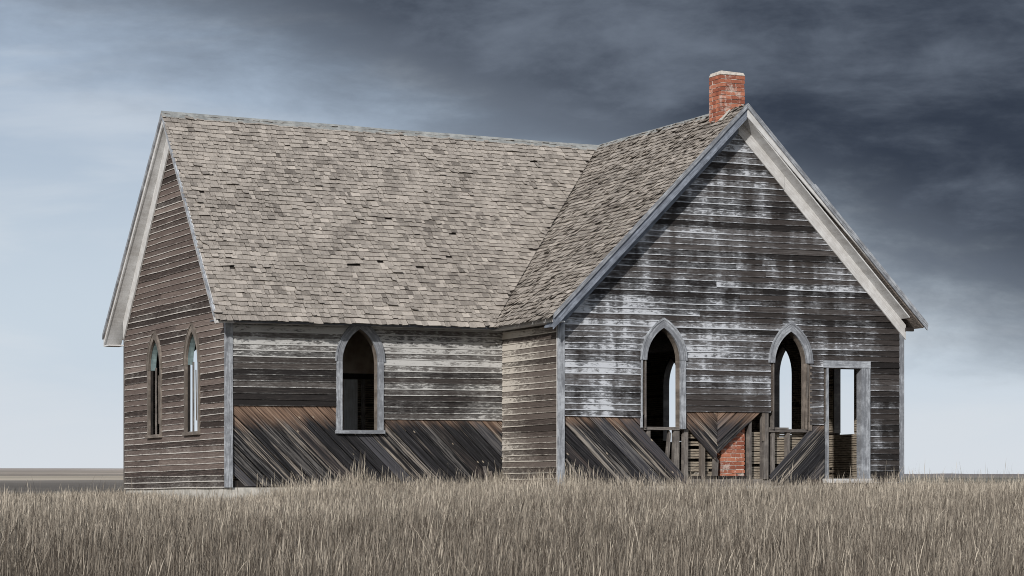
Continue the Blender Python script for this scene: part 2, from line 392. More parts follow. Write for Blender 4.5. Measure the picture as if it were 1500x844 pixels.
EXPO = .1085
def clapboards(pl, lim, ops, zb, zt, mat, parent, keep=None, maxlen=3.6, rough=1.):
    z = zb; rg = random.Random(int(zb*100)+len(mat))
    while z < zt-.02:
        z1 = min(z+EXPO, zt)
        for a0, a1, b0, b1 in free(lim, ops, z, z1):
            if keep and not keep((a0+b0)/2, (z+z1)/2): continue
            L = max(b0-a0, b1-a1); nb = max(1, int(round(L/maxlen+rg.uniform(-.3, .3))))
            cuts = [0] + sorted((i+rg.uniform(-.28, .28))/nb for i in range(1, nb)) + [1]
            for q in range(nb):
                f0, f1 = cuts[q], cuts[q+1]; gap = .002
                s0, s1 = a0+(b0-a0)*f0, a0+(b0-a0)*f1; t0, t1 = a1+(b1-a1)*f0, a1+(b1-a1)*f1
                if nb > 1: t0 = t0 if q == 0 else s0; t1 = t1 if q == nb-1 else s1
                if max(s1-s0, t1-t0) < .02: continue
                one_clap(pl, s0+gap, s1-gap, t0+gap, t1-gap, z, z1, mat, parent, rg, rough)
        z = z1
def one_clap(pl, s0, s1, t0, t1, z, z1, mat, parent, rg, rough):
    L = max(s1-s0, t1-t0, .05); n = max(1, min(6, int(L/.6))); top = z1+.014 if z1-z > EXPO*.9 else z1
    tilt = rg.gauss(0, .0022)*rough; ph = rg.uniform(0, 6); v = []; uv = []
    for i in range(n+1):
        f = i/n; w_ = (.0025*math.sin(ph+f*L*1.7)+rg.gauss(0, .0016))*rough; o = abs(rg.gauss(0, .0028))*rough
        ub, ut = s0+(s1-s0)*f, t0+(t1-t0)*f; zb_ = z-.004+w_+tilt*(f-.5)*2
        v += [pl(ub, zb_, .004), pl(ub, zb_, .026+o), pl(ut, top, .008), pl(ut, top, .001)]
        uv += [(f*L, -.05), (f*L, 0), (f*L, (top-z)/EXPO), (f*L, 1.2)]
    f_ = []
    for i in range(n):
        a, b_ = 4*i, 4*i+4
        f_ += [(a+1, b_+1, b_+2, a+2), (a, b_, b_+1, a+1), (a+2, b_+2, b_+3, a+3), (a+3, b_+3, b_, a)]
    f_ += [(0, 1, 2, 3), (4*n+3, 4*n+2, 4*n+1, 4*n)]
    if pl.flip(): f_ = [tuple(reversed(q)) for q in f_]
    make('clapboard', v, f_, mat, parent, uv)

def arch_ring(pl, inner, outer, sg, d0, d1):
    a, b_ = inner.side(sg), outer.side(sg); n = len(a); ac_v = []; uv = []; L = 0
    for i in range(n):
        if i: L += math.dist(a[i], a[i-1])
        ac_v += [pl(*a[i], d0), pl(*a[i], d1), pl(*b_[i], d1), pl(*b_[i], d0)]; uv += [(L, 0), (L, .02), (L, .12), (L, .14)]
    f = []
    for i in range(n-1):
        p, q = 4*i, 4*i+4
        f += [(p+1, p+2, q+2, q+1), (p, p+1, q+1, q), (p+2, p+3, q+3, q+2), (p+3, p, q, q+3)]
    f += [(0, 3, 2, 1), (4*n-4, 4*n-3, 4*n-2, 4*n-1)]
    if (sg > 0) == (not pl.flip()): f = [tuple(reversed(q)) for q in f]
    return ac_v, f, uv

def window(pl, ar, mat='trim', liner='trimb', depth=.16, casing=('aL', 'aR', 'sL', 'sR', 'sill'), cw=.108, teal=False, outside=True):
    """pointed window: jamb liner with casing pieces and sill as its parts"""
    out = ar.grow(.022)
    win = empty('window', sh(pl(ar.c, ar.zb, 0)), church)
    for sg in (-1, 1):
        v, f, uv = arch_ring(pl, ar, out, sg, -(.11 if teal else depth), .02); make('arch_lining', v, f, 'teal' if teal else liner, win, uv)
        lm_ = 'stud' if (sg < 0 and liner == 'trimb') else liner
        board('jamb', pl, rect(*sorted((ar.c+sg*ar.hw, ar.c+sg*out.hw)), ar.zb, ar.zs), -depth, .02, lm_, win, (0, 1))
    if teal:
        board('sash_stile', pl, rect(ar.c+.255, ar.c+.30, ar.zb, ar.zs+.05), -.10, -.075, 'stud', win, (0, 1))
        board('sash_stile', pl, [(ar.c+.16, ar.zb+.2), (ar.c+.18, ar.zb+.2), (ar.c+.215, ar.zs-.1), (ar.c+.20, ar.zs-.1)], -.12, -.105, 'trimb', win, (0, 1))
    if not outside: return win
    big = ar.grow(cw); hood = ar.grow(cw+.024); d1 = .046
    for sg, key in ((-1, 'aL'), (1, 'aR')):
        if key in casing:
            v, f, uv = arch_ring(pl, ar.grow(-.004), big, sg, .0, d1); make('arch_casing', v, f, mat, win, uv)
            v, f, uv = arch_ring(pl, big.grow(-.002), hood, sg, .0, d1+.012); make('hood_moulding', v, f, mat, win, uv)
    for sg, key in ((-1, 'sL'), (1, 'sR')):
        if key in casing:
            board('side_casing', pl, rect(*sorted((ar.c+sg*(ar.hw-.004), ar.c+sg*big.hw)), ar.zb-.01, ar.zs-.004), 0., d1-.003, mat, win, (0, 1))
    if 'sill' in casing:
        board('sill', pl, rect(ar.c-big.hw-.015, ar.c+big.hw+.015, ar.zb-.075, ar.zb-.012), -.02, d1+.03, mat, win)
    return win

# --- walls -----------------------------------------------------------
SA = (6.95-ZE)/(WA/2+EA)
wB = [Arch(2.105), Arch(4.80)]; door_op = Rect(5.62, 6.355, .1, 2.19)
def limB(z):
    h = min(WB/2, (ZR-.09-z)/SB); return XC-h+.001, XC+h-.001
def limW(z):
    h = min(WA/2, (6.99-.10-z)/SA); return YC-h+.001, YC+h-.001
wallB = panel('front_gable_wall', P_B, limB, [Rect(a.c-a.hw-.022, a.c+a.hw+.022, -.1, a.zs) for a in wB]+[Arch(a.c, a.zs, a.zs, a.za+.03, a.hw+.022) for a in wB]+[door_op], 0., 6.78, -.035, -.001, 'sheath', church,
    keep=lambda u, z: z > (1.26 if u < 1.8 else 1.36 if u < 4.6 else 1.14 if u < 6 else 0.))
opsB = [Rect(a.c-a.hw-.075, a.c+a.hw+.075, -.1, a.zs) for a in wB]+[Arch(a.c, a.zs, a.zs, a.za+.105, a.hw+.075) for a in wB]+[Rect(5.53, 6.545, -.2, 2.27)]
def limBs(z): l, r = limB(z); return max(l, .10), min(r, 7.225)
clapboards(P_B, limBs, opsB, .03, 6.70, 'sideB', wallB, keep=lambda u, z: z > (1.24 if u < 1.8 else 1.34 if u < 4.6 else 1.12 if u < 6 else 0.), maxlen=3.4, rough=1.3)

wAw = Arch(-2.862)
zbotA = lambda u: 1.50 if u < -2.9 else 1.215
wallA = panel('long_wall', P_A, lambda z: (-LA+.001, -.001), [wAw.grow(.022)], 1.04, 2.985, -.035, -.001, 'sheath', church, keep=lambda u, z: z > zbotA(u))
clapboards(P_A, lambda z: (-LA+.11, -.012), [wAw.grow(.075, .9)], 1.215, 2.87, 'sideA', wallA, keep=lambda u, z: z > zbotA(u)-.02, maxlen=2.6, rough=1.1)
wallR = panel('return_wall', P_R, lambda z: (.001, PJ-.001), [], 0., 2.985, -.035, -.001, 'sheath', church)
clapboards(P_R, lambda z: (.03, PJ-.022), [], .0, 2.88, 'sideR', wallR, maxlen=9, rough=1.)
wW = [Arch(6.42), Arch(4.145)]
wallW = panel('end_gable_wall', P_W, limW, [a.grow(.022) for a in wW], 0., 6.88, -.035, -.001, 'sheath', church)
def limWs(z): l, r = limW(z); return max(l, PJ+.02), min(r, YB-.02)
clapboards(P_W, limWs, [a.grow(.065, .97) for a in wW], -.02, 6.72, 'sideW', wallW, maxlen=4.6, rough=1.5)
wE = [Arch(y) for y in (1.79, 4.06, 6.4, 8.70)]
wallE = panel('side_wall', P_E, lambda z: (.04, YE-.04), [a.grow(.022) for a in wE], 0., 2.985, -.05, .02, 'sheath', church)
wN = [Arch(-3.86), Arch(-1.6)]
wallN = panel('rear_wall', P_N, lambda z: (-LA+.04, .04), [a.grow(.022) for a in wN], 0., 2.985, -.05, .02, 'sheath', church)
panel('rear_wall', P_NB, limB, [], 0., 6.78, -.05, .02, 'sheath', church)
panel('rear_return_wall', P_R2, lambda z: (YB+.05, YE-.05), [], 0., 2.985, -.05, .02, 'sheath', church)

window(P_B, wB[0], casing=('aL', 'aR', 'sR'))
window(P_B, wB[1], casing=('aL', 'aR'))
window(P_A, wAw)
for a in wW: window(P_W, a, mat='trimb', liner='dark', depth=.055, cw=.09, teal=True)
for a in wE: window(P_E, a, liner='stud', depth=.13, outside=False)
for a in wN: window(P_N, a, liner='stud', depth=.13, outside=False)
# what is left of the broken casings in the gable
brk = empty('broken_casing', (2., 0., 1.5), church)
board('casing_strip', P_B, rect(1.640, 1.668, 1.03, 2.24), 0, .04, 'trim', brk, (0, 1))
board('casing_strip', P_B, [(5.10, 1.03), (5.135, 1.03), (5.16, 2.24), (5.115, 2.24)], -.07, -.03, 'trimb', brk, (0, 1))
board('casing_strip', P_B, [(5.215, 1.00), (5.275, 1.00), (5.275, 2.22), (5.225, 2.22)], -.02, .018, 'trimb', brk, (0, 1))
board('casing_strip', P_B, [(5.145, 1.62), (5.185, 1.60), (5.20, 2.23), (5.155, 2.23)], 0., .02, 'stud', brk, (0, 1))
board('casing_strip', P_B, [(2.485, 1.05), (2.515, 1.05), (2.51, 2.22), (2.48, 2.22)], -.06, -.02, 'trimb', brk, (0, 1))

# --- doorway ---------------------------------------------------------
dr = board('doorway', P_B, rect(5.52, 6.60, .025, .105), -.2, .09, 'trimw', church)          # threshold
board('door_head', P_B, rect(5.515, 6.555, 2.18, 2.315), 0, .05, 'trim', dr)
board('side_casing', P_B, rect(6.352, 6.45, .107, 2.178), -.12, .046, 'trim', dr, (0, 1))
board('side_casing', P_B, rect(6.452, 6.555, .107, 2.178), 0, .04, 'trim', dr, (0, 1))
board('side_casing', P_B, rect(5.585, 5.625, .107, 2.178), -.10, .046, 'trim', dr, (0, 1))
board('door_step', P_B, [(5.45, -.06), (6.85, -.055), (6.85, .01), (5.45, .005)], .03, .42, 'stud', church)

# --- corner boards, frieze -------------------------------------------
def cboard(pl, u0, u1, z0, z1, d1, mat): return board('corner_board', pl, rect(u0, u1, z0, z1), 0., d1, mat, church, (0, 1))
cboard(P_B, -.034, .10, -.02, 3.02, .034, 'trim'); cboard(P_R, .0, .03, -.02, 2.98, .034, 'trimw')
cboard(P_B, 7.225, 7.325, -.02, 2.96, .036, 'trim')
cboard(P_A, -LA-.032, -LA+.11, -.02, 2.96, .036, 'trim'); cboard(P_W, PJ, PJ+.02, -.02, 2.96, .032, 'trim')
cboard(P_W, YB-.02, YB+.03, -.02, 2.96, .034, 'stud')
board('frieze_board', P_A, rect(-LA+.11, -.03, 2.872, 2.99), 0, .03, 'trimw', church)
board('frieze_board', P_R, rect(.03, PJ-.03, 2.882, 2.99), 0, .03, 'trimw', church)

# --- diagonal sheathing ----------------------------------------------
def sheathing(pl, regions, ang, mat, parent, w0=.19, off=0., skip=None, d=(-.03, -.006)):
    """planks across convex regions; all pieces of one plank make one mesh"""
    ca_, sa_ = math.cos(ang), math.sin(ang); rg = random.Random(int(off*100)+3)
    allp = [p for r in regions for p in r]; cs = [-p[0]*sa_+p[1]*ca_ for p in allp]; q = min(cs)+off
    while q < max(cs):
        wd = w0*rg.uniform(.88, 1.15); ac = Acc(); dd = rg.uniform(-.01, .007)
        pcs = 0; lastu = None
        for ri, r in enumerate(regions):
            pg = clip(clip(list(r), -sa_, ca_, q+wd-rg.uniform(.006, .016)), sa_, -ca_, -q)
            if len(pg) > 2 and not (skip and skip(q)):
                
                if lastu is not None and min(p[0] for p in pg) > lastu+1e-4: ac.build('sheathing_plank', mat, parent); ac = Acc()
                v, f, uv = prism(pl, pg, d[0], d[1]+dd, (ca_, sa_)); ac.add(v, f, uv); lastu = max(p[0] for p in pg)
        if ac.v: ac.build('sheathing_plank', mat, parent)
        q += wd
A45 = -math.radians(44)
u0, u1 = wAw.c-.36, wAw.c+.36
sheathing(P_A, [[(-LA+.1, .0), (u0, .0), (u0, 1.53), (-LA+.1, 1.53)], [(u0, 0), (u1, 0), (u1, 1.0), (u0, 1.0)], [(u1, 0), (-.002, 0), (-.002, 1.24), (u1, 1.24)]], A45, 'plankA', wallA, .19, 0., skip=lambda q: q < -3.50)
board('sill_beam', P_A, rect(-LA+.11, -.01, -.02, .10), -.16, -.034, 'dark', wallA)
A43 = -math.radians(43)
panel('inner_lining', P_A, lambda z: (-LA+.75, -.05), [], .1, 1.0, -.16, -.14, 'sheath', church, step=.9); panel('inner_lining', P_A, lambda z: (-LA+.45, -3.35), [], 1.0, 1.55, -.16, -.14, 'sheath', church, step=.6)
panel('inner_lining', P_B, lambda z: (.2, 1.62), [], .1, 1.3, -.17, -.15, 'sheath', church, step=1.2)
sheathing(P_B, [[(.1, 0), (2.60, 0), (2.52, .21), (1.68, 1.03), (1.64, 1.27), (.1, 1.27)]], A43, 'plankB', wallB, .21)
sheathing(P_B, [[(2.575, 1.07), (3.245, .41), (3.245, 1.37), (2.6, 1.37)]], A43-.03, 'plankB', wallB, .17, .01)
sheathing(P_B, [[(3.252, .55), (4.24, 1.37), (3.252, 1.37)]], math.radians(40), 'plankB', wallB, .15, .02)
sheathing(P_B, [[(4.36, .16), (4.45, 0.), (5.56, 0.), (5.56, 1.16), (5.33, 1.10)]], math.radians(44), 'plankB', wallB, .17, .0)

# --- framing seen where boards are gone ------------------------------
fr = board('wall_framing', P_B, rect(.05, 7.2, -.02, .10), -.17, -.04, 'stud', church)         # sill beam
def stud(u0, u1, z0, z1, d0=-.14, d1=-.045, mat='stud'): board('stud', P_B, [(u0, z0), (u1, z0), (u1+.004, z1), (u0+.006, z1)], d0, d1, mat, fr, (0, 1))
for a in ((.9, .95), (1.35, 1.40)): stud(a[0], a[1], .1, 1.3)
stud(1.80, 1.87, .1, 1.0); stud(2.36, 2.47, .1, 1.0); stud(2.565, 2.655, .1, 1.36); board('stud', P_B, [(2.20, .30), (2.25, .28), (2.31, .93), (2.27, .99)], -.13, -.06, 'stud', fr, (0, 1))
stud(2.93, 3.01, .1, .80, mat='trimb'); board('stud', P_B, [(3.20, .1), (3.28, .1), (3.30, .44), (3.25, .52), (3.22, .47)], -.14, -.05, 'stud', fr, (0, 1)); stud(3.93, 3.99, .1, 1.30, -.14, -.03); stud(4.23, 4.335, .1, 1.40, -.14, .0); stud(4.20, 4.26, .8, 1.38, -.02, .004, 'trimb'); stud(4.42, 4.50, .1, .98); stud(4.76, 4.83, .1, .98)
stud(5.29, 5.36, .1, 2.2); stud(5.47, 5.53, .1, 2.2)
board('rail', P_B, rect(1.67, 2.565, .99, 1.045), -.15, -.02, 'stud', fr); board('rail', P_B, rect(4.34, 5.22, .97, 1.025), -.15, -.02, 'stud', fr)
board('rail', P_B, rect(4.36, 4.78, 1.027, 1.055), -.12, -.01, 'stud', fr)
board('rail', P_B, rect(2.66, 3.92, .10, .16), -.14, -.05, 'dark', fr)
# --- lath on the inside of the walls ---------------------------------
def lath(pl, lim, ops, z0, z1, d, mat='lath', parent=None, miss=.06, seed=1):
    rg = random.Random(seed); ac = Acc(); z = z0
    while z < z1:
        for a0, a1, b0, b1 in free(lim, ops, z, z+.036):
            x = a0
            while x < b0-.02:
                e = min(b0, x+rg.uniform(.35, 1.1))
                if rg.random() > miss:
                    j = rg.gauss(0, .002); ac.add(*prism(pl, [(x+.002, z+j), (e-.002, z+rg.gauss(0, .003)), (e-.002, z+.034+j), (x+.002, z+.034)], d-.009, d+rg.uniform(0, .004)))
                x = e
        z += .046
    o = ac.build('lath', mat, parent or church); o['kind'] = 'stuff'; return o
lath(P_E, lambda z: (.2, YE-.2), [a.grow(.03, .99) for a in wE], .12, 3.0, -.135, seed=2)
lath(P_N, lambda z: (-LA+.2, 0.), [a.grow(.03, .99) for a in wN], .12, 3.0, -.135, seed=3, miss=.1)
lath(P_B, lambda z: (2.66, 3.30), [], .11, 1.34, -.165, seed=4, miss=.15); lath(P_B, lambda z: (3.96, 5.22), [], .11, .97, -.165, seed=5, miss=.08)
lath(P_B, lambda z: (6.40, 7.1), [], .11, 2.9, -.165, seed=6)
# --- floor, foundation, inner door -----------------------------------
ac = Acc(); ac.box((.06, .16, .04), (WB-.06, YE-.06, .10)); ac.box((-LA+.06, PJ+.16, .038), (.055, YB-.06, .098)); ac.build('floor', 'floor', church)
ac = Acc()
ac.box((.02, .02, -.75), (WB-.02, .2, -.022)); ac.box((.02, .2, -.75), (.2, PJ+.0, -.022)); ac.box((-LA+.02, PJ+.025, -.75), (.02, PJ+.2, -.022))
ac.box((-LA+.012, PJ+.2, -.75), (-LA+.2, YB-.02, -.022)); ac.box((-LA+.2, YB-.2, -.75), (.0, YB-.02, -.022)); ac.box((WB-.2, .2, -.75), (WB-.02, YE-.02, -.022))
ac.build('foundation', 'found', church)
P_I = Plane((0, 4.2), (1, 0), (0, -1))
part = panel('partition_wall', P_I, lambda z: (-2.75, -.9), [Rect(-2.42, -1.55, .1, 2.06)], .1, 3.3, -.06, 0, 'plaster', church)
idr = board('inner_door', P_I, rect(-2.41, -2.13, .11, 2.02), -.05, -.02, 'trimw', part, (0, 1))
board('door_head', P_I, rect(-2.5, -1.45, 2.03, 2.13), .001, .03, 'dark', part); board('doorpost', P_I, rect(-2.05, -1.98, .11, 2.02), -.04, .0, 'stud', part, (0, 1))

# --- roof ------------------------------------------------------------
KB = math.sqrt(1+SB*SB); KA = math.sqrt(1+SA*SA)
def zB(x): return ZR-SB*abs(x-XC)
SLA = math.hypot(YC-(PJ-EA), 6.95-ZE); SLB = math.hypot(XC+EB, ZR-zB(-EB))
def sA_front(x, s, d=0.):                       # long wing, front slope
    zr = zra(x); sag = -.02*math.sin(max(0, min(1, s))*math.pi)*(.6+.4*math.sin(x*1.3)); h = YC-(PJ-EA); r = zr-ZE; L = math.hypot(h, r); d += sag
    return (x, PJ-EA+h*s-d*r/L, ZE+r*s+d*h/L)
def sB_left(y, s, d=0.):                        # cross wing, left slope
    h = XC+EB; r = ZR-zB(-EB); L = math.hypot(h, r); d += -.018*math.sin(max(0, min(1, s))*math.pi)*(.6+.4*math.sin(y*1.1+1))
    return (-EB+h*s-d*r/L, y, zB(-EB)+r*s+d*h/L)
def xedge(s): return -LA-OE+(OE-OR)*s
roofA = Acc(); th = .055
def slab(ac, pts, nrm, t_):
    v = [tuple(p) for p in pts]+[tuple(p[i]-nrm[i]*t_ for i in range(3)) for p in pts]; n = len(pts)
    f = [tuple(range(n)), tuple(reversed(range(n, 2*n)))]+[(i, i+n, (i+1) % n+n, (i+1) % n) for i in range(n)]
    ac.add(v, f)
nA = (0, -SA/KA, 1/KA); nAb = (0, SA/KA, 1/KA); nBl = (-SB/KB, 0, 1/KB); nBr = (SB/KB, 0, 1/KB)
slab(roofA, [(xedge(0), PJ-EA, ZE-.02), (-EB, PJ-EA, ZE-.02), (XC, YC, 6.87), (xedge(1), YC, 6.98)], nA, th)
rA = roofA.build('roof', 'deck', church)
ac = Acc(); slab(ac, [(-EB, -OB, zB(-EB)-.02), (XC, -OB, ZR-.02), (XC, YC, ZR-.02), (-EB, PJ-EA, zB(-EB)-.02)], nBl, th); rB = ac.build('roof', 'deck', church)
ac = Acc(); slab(ac, [(xedge(1), YC, 6.99), (XC, YC, 6.88), (-EB, YB+EA, ZE), (xedge(0), YB+EA, ZE)], nAb, th); ac.build('roof', 'hiddenroof', church)
ac = Acc(); slab(ac, [(XC, -OB, ZR), (WB+EB, -OB, zB(-EB)), (WB+EB, YE+.3, zB(-EB)), (XC, YE+.3, ZR)], nBr, th); rBr = ac.build('roof', 'hiddenroof', church)
ac = Acc(); slab(ac, [(-EB, YB+EA, zB(-EB)), (XC, YC, ZR-.01), (XC, YE+.3, ZR-.01), (-EB, YE+.3, zB(-EB))], nBl, th); ac.build('roof', 'hiddenroof', church)

SE = .108
def shingles(surf, limits, slen, parent, singles, seed, curl=1., wmed=.115, side=0.):
    rg = random.Random(seed); ac = Acc(); rows = int(slen/SE); made = 0
    for i in range(-1, rows+1):
        sb = (i*SE-.035 if i < 0 else i*SE)/slen
        lo, hi = limits(min(max(sb+.3*SE/slen, 0), 1)); x = lo-rg.uniform(0, .1); rowoff = rg.gauss(0, .004)
        while x < hi-.02:
            wd = min(max(rg.lognormvariate(math.log(wmed), .38), .06), .30); x0, x1 = max(x, lo-rg.uniform(0, .012)), min(x+wd-rg.uniform(.002, .009), hi)
            x += wd
            if x1-x0 < .025: continue
            if i > 2 and rg.random() < .006: continue
            slip = (rg.gauss(0, .0065)+rowoff + (.04*rg.random() if rg.random() < .025 else 0))/slen
            skew = rg.gauss(0, .006)/slen; lift = .025+abs(rg.gauss(0, .005))*curl+(rg.uniform(.008, .026)*curl if rg.random() < .05 else 0)
            l0, l1 = lift+rg.gauss(0, .004)*curl+abs(rg.gauss(0, side)), lift+rg.gauss(0, .004)*curl-abs(rg.gauss(0, side*.3)); lm = (l0+l1)/2-rg.uniform(0, .005)*curl
            top = min(sb+SE*1.65/slen, 1.0+.0*SE); b0, b1 = sb-slip-skew, sb-slip+skew; xm = (x0+x1)/2; jx = rg.gauss(0, .004)
            bm = (b0+b1)/2+rg.gauss(0, .003)/slen; tk = .018
            v = []
            xt1 = x1+jx
            if x1 >= hi-.012: x1 = min(x1, limits(min(max(b1, 0), 1))[1]+.01); xt1 = max(x1, limits(min(top, 1))[1]); xm = (x0+x1)/2
            for xx, xt_, bb, ll in ((x0, x0+jx, b0, l0), (xm, (x0+xt1+jx)/2, bm, lm), (x1, xt1, b1, l1)):
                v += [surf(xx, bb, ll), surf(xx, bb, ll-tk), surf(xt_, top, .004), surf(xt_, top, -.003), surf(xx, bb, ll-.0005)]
            f = []
            for a in (0, 5): f += [(a, a+5, a+7, a+2), (a+1, a+6, a+9, a+4), (a+3, a+8, a+6, a+1)]
            f += [(1, 0, 2, 3), (10, 11, 13, 12)]
            r0 = rg.uniform(0, 50); uv = [(r0+q*(x1-x0)*.5, w_) for q in range(3) for w_ in (0, 0, .19, .19, 0)]
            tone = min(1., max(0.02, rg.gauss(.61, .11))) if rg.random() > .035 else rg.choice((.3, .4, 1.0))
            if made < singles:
                make('shingle', v, f, 'shingle', parent, uv, [tone, 0, tone, tone, .05]*3); made += 1  # butt faces toned dark, painting in the shadow line under each course
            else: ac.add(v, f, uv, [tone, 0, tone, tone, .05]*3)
    o = ac.build('shingles', 'shingle', parent); o['kind'] = 'stuff'
def limA(s):
    z = ZE+(6.9-ZE)*s; return xedge(s)-.02, XC-(ZR-z)/SB-.05
def limBl(s):
    z = zB(-EB)+(ZR-zB(-EB))*s; return -OB-.03, max(-OB+.05, YC-(6.90-z)/SA+.03)
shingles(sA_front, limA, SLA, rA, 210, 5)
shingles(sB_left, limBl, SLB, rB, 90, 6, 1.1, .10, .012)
# ridge boards
ac = Acc(); v = []
for x in np.linspace(-LA-OR-.03, XC-.02, 9):
    z = zra(x)+.035+.006*math.sin(x*2.1); v += [(x, YC-.10, z-.10*SA), (x, YC, z), (x, YC+.10, z-.10*SA), (x, YC+.10, z-.10*SA-.03), (x, YC, z-.03), (x, YC-.10, z-.10*SA-.03)]
def tube_faces(n, m_): return [(6*i+j, 6*i+(j+1) % 6, 6*i+6+(j+1) % 6, 6*i+6+j) for i in range(n-1) for j in range(6)]+[(5, 4, 3, 2, 1, 0), tuple(6*(n-1)+j for j in range(6))]
make('ridge_cap', v, tube_faces(9, 6), 'metal', church, [(p[0], p[2]) for p in v])
v = []
for y in np.linspace(.52, YE, 9):
    z = ZR+.03+.005*math.sin(y*2.); v += [(XC-.09, y, z-.09*SB), (XC, y, z), (XC+.09, y, z-.09*SB), (XC+.09, y, z-.09*SB-.03), (XC, y, z-.03), (XC-.09, y, z-.09*SB-.03)]
make('ridge_cap', v, [tuple(reversed(q)) for q in tube_faces(9, 6)], 'metal', church, [(p[1], p[2]) for p in v])

# rakes of the cross wing
def rakeB(name, sg, a, b_, y0, y1, mat, x_in=0., x_out=None, parent=None, flat=False):
    xt = (EB+XC if x_out is None else x_out)
    pts = []
    for off, order in ((a, (x_in, xt)), (b_, (xt, x_in))):
        for x in order:
            z = ZR-SB*x-off*KB; xx = x
            if flat and x == xt and off == b_: xx = x-(off-a)*KB/SB*1.; z = ZR-SB*xt-a*KB
            pts.append((XC+sg*x, z))
    if sg < 0: pts.reverse()
    v = [(x, y0, z) for x, z in pts]+[(x, y1, z) for x, z in pts]
    f = [(0, 3, 2, 1), (4, 5, 6, 7), (0, 1, 5, 4), (1, 2, 6, 5), (2, 3, 7, 6), (3, 0, 4, 7)]
    uv = [(abs(x-XC)*1.41, (z+abs(x-XC)*SB)) for x, z in pts]*2
    return make(name, v, f, mat, parent or church, uv)
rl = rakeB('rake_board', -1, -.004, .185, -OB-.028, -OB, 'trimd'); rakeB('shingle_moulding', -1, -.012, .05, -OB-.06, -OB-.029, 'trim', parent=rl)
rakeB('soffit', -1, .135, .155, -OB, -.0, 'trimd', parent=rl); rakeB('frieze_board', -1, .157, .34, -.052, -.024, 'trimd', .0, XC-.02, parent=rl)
rr_ = rakeB('rake_board', 1, -.004, .15, -OB-.028, -OB, 'trimw', .012, flat=True); rakeB('shingle_moulding', 1, -.03, .045, -OB-.06, -OB-.029, 'trim', .02, XC+EB+.02, parent=rr_)
rakeB('soffit', 1, .125, .145, -OB, -.0, 'trimw', .012, XC-.06, parent=rr_); rakeB('frieze_board', 1, .147, .33, -.052, -.024, 'trimw', .012, 1.0, parent=rr_)
rakeB('frieze_board', 1, .147, .345, -.052, -.022, 'trimw', 1.006, XC+.05, parent=rr_)
rakeB('roof_edge', 1, -.05, -.005, -OB-.07, -OB+.05, 'trim', 1.45, XC+EB+.025, parent=rr_)
ac = Acc(); ac.box((WB+.03, -.12, 2.90), (WB+.19, -.06, 2.97)); ac.build('rafter_stub', 'dark', church)
# eave boards of the cross wing's left side and of the long wing
ac = Acc(); zz = zB(-EB)
ac.add(*[[(-EB+.012, -OB+.02, zz-.13), (-EB+.04, -OB+.02, zz-.13), (-EB+.04, PJ-EA+.02, zz-.13), (-EB+.012, PJ-EA+.02, zz-.13), (-EB+.012, -OB+.02, zz-.045), (-EB+.04, -OB+.02, zz-.03), (-EB+.04, PJ-EA+.02, zz-.03), (-EB+.012, PJ-EA+.02, zz-.045)], BOXF])
ev = ac.build('eave_board', 'trimw', church)
ac = Acc(); ac.box((-EB+.04, -OB+.03, zz-.125), (-.036, PJ-.04, zz-.105)); ac.build('soffit', 'trimw', ev)
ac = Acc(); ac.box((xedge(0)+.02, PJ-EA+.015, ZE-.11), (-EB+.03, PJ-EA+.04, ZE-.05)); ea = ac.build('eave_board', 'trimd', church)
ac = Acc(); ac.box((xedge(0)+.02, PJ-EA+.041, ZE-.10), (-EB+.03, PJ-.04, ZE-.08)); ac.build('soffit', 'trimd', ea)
# rakes of the long wing
def rakeA(name, sg, a, b_, o0, o1, mat, parent=None, s1=1., fixed=None, s0=0.):
    v = []
    for o in (o0, o1):
        for s, off in ((s0, a), (s1, a), (s1, b_), (s0, b_)):
            x = (xedge(s)+o) if fixed is None else fixed+o
            h = (WA/2+EA)*(1-s); v.append((x, YC+sg*h, 6.995-SA*h-off*KA))
    uv = [(s*5, o) for o in (0, .1) for s, o in ((s0, 0), (s1, 0), (s1, .2), (s0, .2))]
    f = BOXF if sg < 0 else [tuple(reversed(q)) for q in BOXF]
    return make(name, v, f, mat, parent or church, uv)
for sg in (-1, 1):
    ra = rakeA('rake_board', sg, .0, .13, 0., .026, 'trimw'); rakeA('shingle_moulding', sg, -.012, .05, -.03, -.001, 'trim', ra)
    rakeA('soffit', sg, .10, .12, .026, .36, 'trimw', ra); rakeA('frieze_board', sg, .122, .36, -.056, -.026, 'trimw', ra, fixed=-LA, s0=.115)
v = []
ac = Acc(); ac.box((xedge(0)+.0, YB-.0, ZE-.175), (-LA-.03, YB+EA, ZE-.15)); ac.build('soffit', 'trimw', church)

# --- chimney ---------------------------------------------------------
CX0, CX1, CY0, CY1 = 3.385, 3.885, .10, .54
ac = Acc(); ac.box((CX0+.012, CY0+.012, -.3), (CX1-.012, CY1-.012, 7.545)); chim = ac.build('chimney', 'mortar', church)
bmesh_cache = []
for q in range(5):
    rg = random.Random(q); L, Wd, H = .205, .10, .062
    v = [((x+rg.gauss(0, .003)), y+rg.gauss(0, .003), z+rg.gauss(0, .002)) for z in (-H/2, H/2) for x, y in ((-L/2, -Wd/2), (L/2, -Wd/2), (L/2, Wd/2), (-L/2, Wd/2))]
    me = bpy.data.meshes.new('brick'); me.from_pydata(v, [], BOXF); me.materials.append(M['brick']); bmesh_cache.append(me)
cw_ = world_loc(chim); rg = random.Random(5)
def brick(x, y, z, rot, lx=1.):
    o = bpy.data.objects.new('brick', rg.choice(bmesh_cache)); COL.objects.link(o); o.parent = chim
    o.location = Vector(sh((x, y, z)))-cw_; o.rotation_euler = (rg.gauss(0, .012), rg.gauss(0, .012), rot+rg.gauss(0, .012)); o.scale = (lx, 1, 1)
